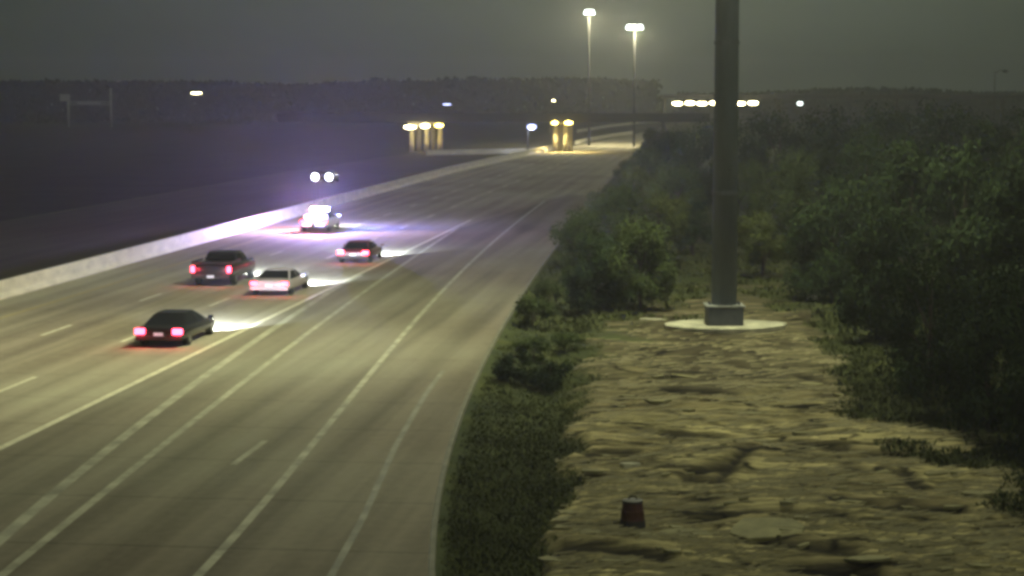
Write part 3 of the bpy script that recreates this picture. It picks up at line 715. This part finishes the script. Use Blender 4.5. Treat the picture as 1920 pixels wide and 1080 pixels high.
slab(1440, 995, 1.9, 1.5, .05, 'wide flat slab right of the barrel near the picture bottom', M['clod'])
slab(1290, 996, 1.3, .7, .05, 'flat slab just right of the barrel', M['clod'])
slab(770, 1200, .3, .2, .03, 'x') if False else None

# scattered clods (uncountable litter of dry clay and stalks)
def clods(n, name):
    b = MB()
    c = 0
    while c < n:
        px = random.uniform(1030, 1930); py = 600 + 480 * random.random() ** .8
        p = G(px, py)
        if gcov(p.x, p.y) < .55: continue
        w_ = random.uniform(.08, .45) * random.uniform(.5, 1.4); d_ = w_ * random.uniform(.3, .7); h_ = random.uniform(.01, .045)
        k = random.randint(5, 7); rz = random.gauss(0, .35); z = gz(p.x, p.y)
        tilt = random.gauss(0, .05)
        rg = []
        for a in range(k):
            x_ = w_ * math.cos(a * 6.283 / k) * random.uniform(.7, 1.15); y_ = d_ * math.sin(a * 6.283 / k) * random.uniform(.7, 1.15)
            rg.append(Vector((p.x + x_ * math.cos(rz) - y_ * math.sin(rz), p.y + x_ * math.sin(rz) + y_ * math.cos(rz), z + x_ * tilt)))
        b.loft([[v + Vector((0, 0, -.04)) for v in rg], [v + Vector((0, 0, h_)) for v in rg]]); c += 1
    return b.build(name, M['clod'])
tag(clods(150, 'clay_rubble'), kind='stuff', label='broken clods of dry tan clay over the cleared ground')
def blades(n, name, m, zone, hgt, lay=False, seed=3):
    rnd = random.Random(seed); b = MB(); c = 0; tries = 0
    while c < n and tries < n * 12:
        tries += 1
        px, py = zone(rnd); p = G(px, py); cv = gcov(p.x, p.y); s_, t_ = p.dot(U), p.dot(N)
        if t_ > tD(s_) - .35: continue
        if lay and (cv < .5 or rutd(p.x, p.y) < .4): continue
        if not lay and cv > rnd.uniform(.2, .9): continue
        z = gz(p.x, p.y); h = hgt * rnd.uniform(.4, 1.5)
        if lay:
            a = rnd.gauss(0, .3); l_ = rnd.uniform(.15, .7); d = Vector((math.cos(a) * l_, math.sin(a) * l_, rnd.uniform(0, .08))); o = Vector((p.x, p.y, z + .03)); w2 = Vector((0, .018, .012))
            b.add([o - w2, o + w2, o + d + w2 * .4, o + d - w2 * .4], [(0, 1, 2, 3)])
        else:
            for q in range(5):
                a = rnd.uniform(0, 6.28); d = Vector((math.cos(a) * h * .6, math.sin(a) * h * .6, h * rnd.uniform(.4, 1.0))); o = Vector((p.x, p.y, z)) + Vector((rnd.gauss(0, .12), rnd.gauss(0, .12), 0))
                s2 = Vector((-math.sin(a), math.cos(a), 0)) * h * .16
                b.add([o - s2 * .4, o + s2 * .4, o + d * .6 + s2, o + d, o + d * .6 - s2], [(0, 1, 2, 3, 4)])
        c += 1
    return b.build(name, m)
tag(blades(3500, 'dry_stalks', M['straw'], lambda r: (r.uniform(1030, 1960), 560 + 530 * r.random() ** .7), .1, True), kind='stuff', label='dry straw stalks lying over the cleared ground')
tag(blades(9000, 'weeds', M['weed'], lambda r: (r.uniform(810, 1130), 560 + 530 * r.random() ** .8), .10, seed=4), kind='stuff', label='low green weeds between the ramp kerb and the cleared ground')
tag(blades(9000, 'undergrowth', M['weed'], lambda r: (r.uniform(1450, 1960), 540 + 520 * r.random()), .16, seed=5), kind='stuff', label='low undergrowth along the foot of the dark trees')
tag(blades(6000, 'roadside_grass', M['weed'], lambda r: (r.uniform(960, 1560), 380 + 230 * r.random()), .2, seed=6), kind='stuff', label='rough grass between the trees and around the mast pad')

# ================================================================== TREES
def make_tree(name, seed, leaf, nleaf=3000, lsize=.16, rx=2.5, h=4.0, low=.12, lobes=16):
    rnd = random.Random(seed)
    e_ = bpy.data.objects.new(name, None); C.objects.link(e_); e_.empty_display_size = .3
    b = MB(); lean = Vector((rnd.uniform(-.3, .3), rnd.uniform(-.3, .3), 0))
    b.tube([(0, 0, -.2), lean * .3 + Vector((0, 0, h * .3)), lean * .7 + Vector((0, 0, h * .6)), lean + Vector((0, 0, h * .85))], [.03 * h, .024 * h, .014 * h, .005 * h], 8)
    cs = []
    for k in range(lobes):
        a = rnd.uniform(0, 6.28); rr = rx * math.sqrt(rnd.random()) * .78; z = h * (low + .12 + (1 - low - .24) * rnd.random() ** .8)
        prof = math.sin(math.pi * min(1, max(.08, (z / h) * .82 + .1))) ** .55
        c = Vector((math.cos(a) * rr * prof, math.sin(a) * rr * prof, z)); cs.append((c, rx * rnd.uniform(.22, .42)))
        st_ = lean * (c.z / h * .8) + Vector((0, 0, max(.1 * h, c.z * .55)))
        b.tube([st_, (st_ + c) / 2 + Vector((0, 0, .05 * h)), c], [.011 * h, .007 * h, .003 * h], 5, cap=False)
    b.build('trunk', M['bark'], e_)
    b = MB()
    for k in range(nleaf):
        c, r = cs[rnd.randrange(len(cs))]
        d = Vector((rnd.gauss(0, 1), rnd.gauss(0, 1), rnd.gauss(0, .8))).normalized() * r * (rnd.random() ** .4) * rnd.uniform(.75, 1.2)
        p = c + d
        if p.z < .05: continue
        nrm = (d.normalized() + Vector((rnd.gauss(0, .7), rnd.gauss(0, .7), rnd.gauss(.3, .7)))).normalized()
        a = nrm.orthogonal().normalized(); a = Matrix.Rotation(rnd.uniform(0, 6.28), 3, nrm) @ a; bb = nrm.cross(a)
        l_ = lsize * rnd.uniform(.6, 1.5)
        b.add([p - a * l_, p + bb * l_ * .5, p + a * l_, p - bb * l_ * .5], [(0, 1, 2, 3)])
    b.build('crown', leaf, e_)
    return e_
protos = {
    'mid': make_tree('tree', 11, M['leafA'], 11000, .085, 2.5, 4.2, .05),
    'dark': make_tree('tree', 12, M['leafB'], 12000, .09, 2.7, 4.6, .02, 20),
    'olive': make_tree('tree', 13, M['leafC'], 9000, .085, 2.2, 4.4, .15, 13),
    'tall': make_tree('tree', 14, M['leafB'], 12000, .09, 2.3, 6.0, .08, 20),
    'shrub': make_tree('shrub', 15, M['leafA'], 3000, .06, 1.1, 1.3, .02, 10),
    'dshrub': make_tree('shrub', 16, M['leafB'], 3000, .06, 1.2, 1.3, .0, 10),
}
used = set(); PH = {'mid': 4.2, 'dark': 4.6, 'olive': 4.4, 'tall': 6.0, 'shrub': 1.3, 'dshrub': 1.3}
PW = {'mid': 5.0, 'dark': 5.4, 'olive': 4.4, 'tall': 4.6, 'shrub': 2.2, 'dshrub': 2.4}
def plant(kind, px, py, wpx, hpx, label, group=None):
    p = G(px, py); sc = (py - 180) / 9.0
    o = protos[kind] if kind not in used else copy_tree(protos[kind]); used.add(kind)
    o.location = (p.x, p.y, gz(p.x, p.y) - .02 if 28 < p.y < 120 else -.08)
    kx = wpx / sc / PW[kind]; kz = hpx / sc / PH[kind]
    o.scale = (kx, kx, kz); o.rotation_euler = (0, 0, random.uniform(0, 6.28))
    tag(o, label, 'shrub' if 'shrub' in kind else 'tree', group)
GA = 'trees between the ramp and the mast'
plant('dark', 1105, 574, 150, 150, 'dark round tree beside the ramp, left half of the front clump', GA)
plant('mid', 1200, 578, 160, 160, 'broad green tree just left of the mast base', GA)
plant('dark', 1150, 560, 150, 125, 'dark low tree between the two front clump trees', GA)
plant('mid', 1085, 500, 130, 120, 'green tree hugging the ramp edge behind the front clump', GA)
plant('olive', 1235, 500, 130, 150, 'olive tree behind the front clump left of the mast', GA)
plant('tall', 1298, 478, 95, 110, 'slim very dark tree touching the left side of the mast', GA)
plant('mid', 1160, 470, 150, 130, 'mid green tree in the middle of the ramp side trees', GA)
plant('olive', 1190, 420, 140, 110, 'yellowish olive tree high up beside the ramp bend', GA)
plant('mid', 1270, 430, 130, 120, 'green tree behind the slim dark tree', GA)
plant('olive', 1132, 418, 85, 62, 'small olive tree where the ramp edge bends', GA)
plant('mid', 1215, 375, 110, 95, 'green tree near the far end of the ramp', GA)
plant('dark', 1260, 350, 110, 105, 'dark tree in front of the far bridge lamps', GA)
plant('mid', 1180, 350, 70, 48, 'small green tree at the far ramp edge', GA)
plant('olive', 1240, 318, 80, 78, 'far olive tree hiding the road beyond the bridge', GA)
plant('dark', 1222, 285, 50, 44, 'farthest dark tree left of the bridge lamps', GA)
plant('dark', 1310, 385, 130, 150, 'dark tree just left of the upper mast', GA)
GB = 'dark trees on the right'
RT = [('olive', 1430, 520, 130, 130, 'olive tree right behind the mast pad'), ('mid', 1400, 455, 130, 150, 'green tree behind the mast, right side'),
      ('dark', 1375, 380, 140, 150, 'far dark tree behind the upper mast'), ('mid', 1480, 480, 150, 190, 'mid green tree second right of the mast'),
      ('dark', 1460, 370, 150, 155, 'far dark tree under the right bridge lamps'), ('dark', 1560, 560, 190, 230, 'dark tree above the small pale chunk'),
      ('tall', 1540, 430, 170, 210, 'tall dark tree behind the pale chunk'), ('dark', 1620, 500, 190, 250, 'full rounded dark tree mid right'),
      ('dark', 1655, 640, 200, 250, 'dark tree leaning over the upper edge of the clearing'), ('tall', 1700, 540, 200, 300, 'tall dark tree in the right wood'),
      ('dark', 1740, 745, 220, 280, 'big dark tree at the right bend of the clearing'), ('dark', 1800, 610, 230, 330, 'broad dark tree near the right picture edge'),
      ('dark', 1850, 800, 240, 300, 'big dark tree above the lower right corner'), ('tall', 1900, 690, 230, 400, 'tallest dark tree at the right picture edge'),
      ('dark', 1960, 860, 240, 300, 'dark tree cut by the right picture edge'), ('dark', 1640, 400, 180, 190, 'far dark tree in the right wood'),
      ('dark', 1560, 350, 170, 140, 'far dark tree right of the bridge lamps'), ('dark', 1740, 420, 200, 215, 'far dark tree under the right bridge deck'),
      ('tall', 1840, 460, 200, 255, 'tall far tree near the right edge'), ('dark', 1930, 500, 200, 290, 'far dark tree cut by the right edge'),
      ('dark', 1660, 330, 160, 118, 'farthest low tree of the right wood'), ('dark', 1800, 340, 190, 130, 'farthest dark tree of the right wood'), ('dark', 1910, 350, 170, 140, 'farthest tree at the right edge')]
for r_ in RT: plant(*r_, group=GB)
GS = 'shrubs along the ramp kerb'
for r_ in [('dshrub', 965, 705, 95, 62, 'dark shrub by the kerb, left of a pair'), ('dshrub', 1035, 708, 100, 62, 'dark shrub by the kerb, right of a pair'), ('shrub', 1000, 655, 90, 40, 'green shrub behind the dark pair by the kerb'),
           ('shrub', 1000, 605, 90, 60, 'green shrub below the front tree clump'), ('shrub', 1030, 560, 70, 50, 'green shrub squeezed between kerb and trees'),
           ('shrub', 1060, 645, 80, 34, 'small green shrub left of the pale ground')]: plant(*r_, group=GS)

# far wood along the horizon, one uncountable mass
def far_wood(name, y0, y1, x0, x1, n, h0, h1, label, seed, cut=None):
    rnd = random.Random(seed); b = MB()
    for k in range(n):
        x = rnd.uniform(x0, x1); y = rnd.uniform(y0, y1)
        hh = h0 + (h1 - h0) * (.5 + .5 * noise.noise(Vector((x * .02, y * .01, seed)))) * (.75 + .35 * noise.noise(Vector((x * .12, 2, seed))))
        z = hh * rnd.random() ** .7
        l_ = rnd.uniform(.5, 1.3); a = Vector((rnd.gauss(0, 1), rnd.gauss(0, .5), rnd.gauss(0, 1))).normalized(); c = a.cross(Vector((rnd.gauss(0, .4), 1, rnd.gauss(0, .6)))).normalized()
        p = Vector((x, y, z)); b.add([p - a * l_, p + c * l_ * .7, p + a * l_, p - c * l_ * .7], [(0, 1, 2, 3)])
    tag(b.build(name, M['farwood']), kind='stuff', label=label)
far_wood('far_wood', 640, 720, -260, 50, 26000, 12, 17, 'dark distant wood along the left horizon', 1)
far_wood('far_wood', 640, 720, 60, 240, 12000, 9, 13, 'dark distant wood behind the right bridge', 2)

# ================================================================== haze added to spread a glow round the lamps
hb = MB(); hb.box((0, 1150, 24), (1900, 2500, 60)); hz = hb.build('haze', M['trim'])
hm = bpy.data.materials.new('glow_haze'); hm.use_nodes = True; hm.node_tree.nodes.clear()
ho = hm.node_tree.nodes.new('ShaderNodeOutputMaterial'); hv = hm.node_tree.nodes.new('ShaderNodeVolumePrincipled')
hv.inputs['Color'].default_value = (.85, .87, .88, 1); hv.inputs['Density'].default_value = .0007; hv.inputs['Anisotropy'].default_value = .5
hm.node_tree.links.new(hv.outputs[0], ho.inputs['Volume']); hz.data.materials.clear(); hz.data.materials.append(hm)
tag(hz, kind='stuff', label='thin added haze that spreads lamp glow over the whole place')
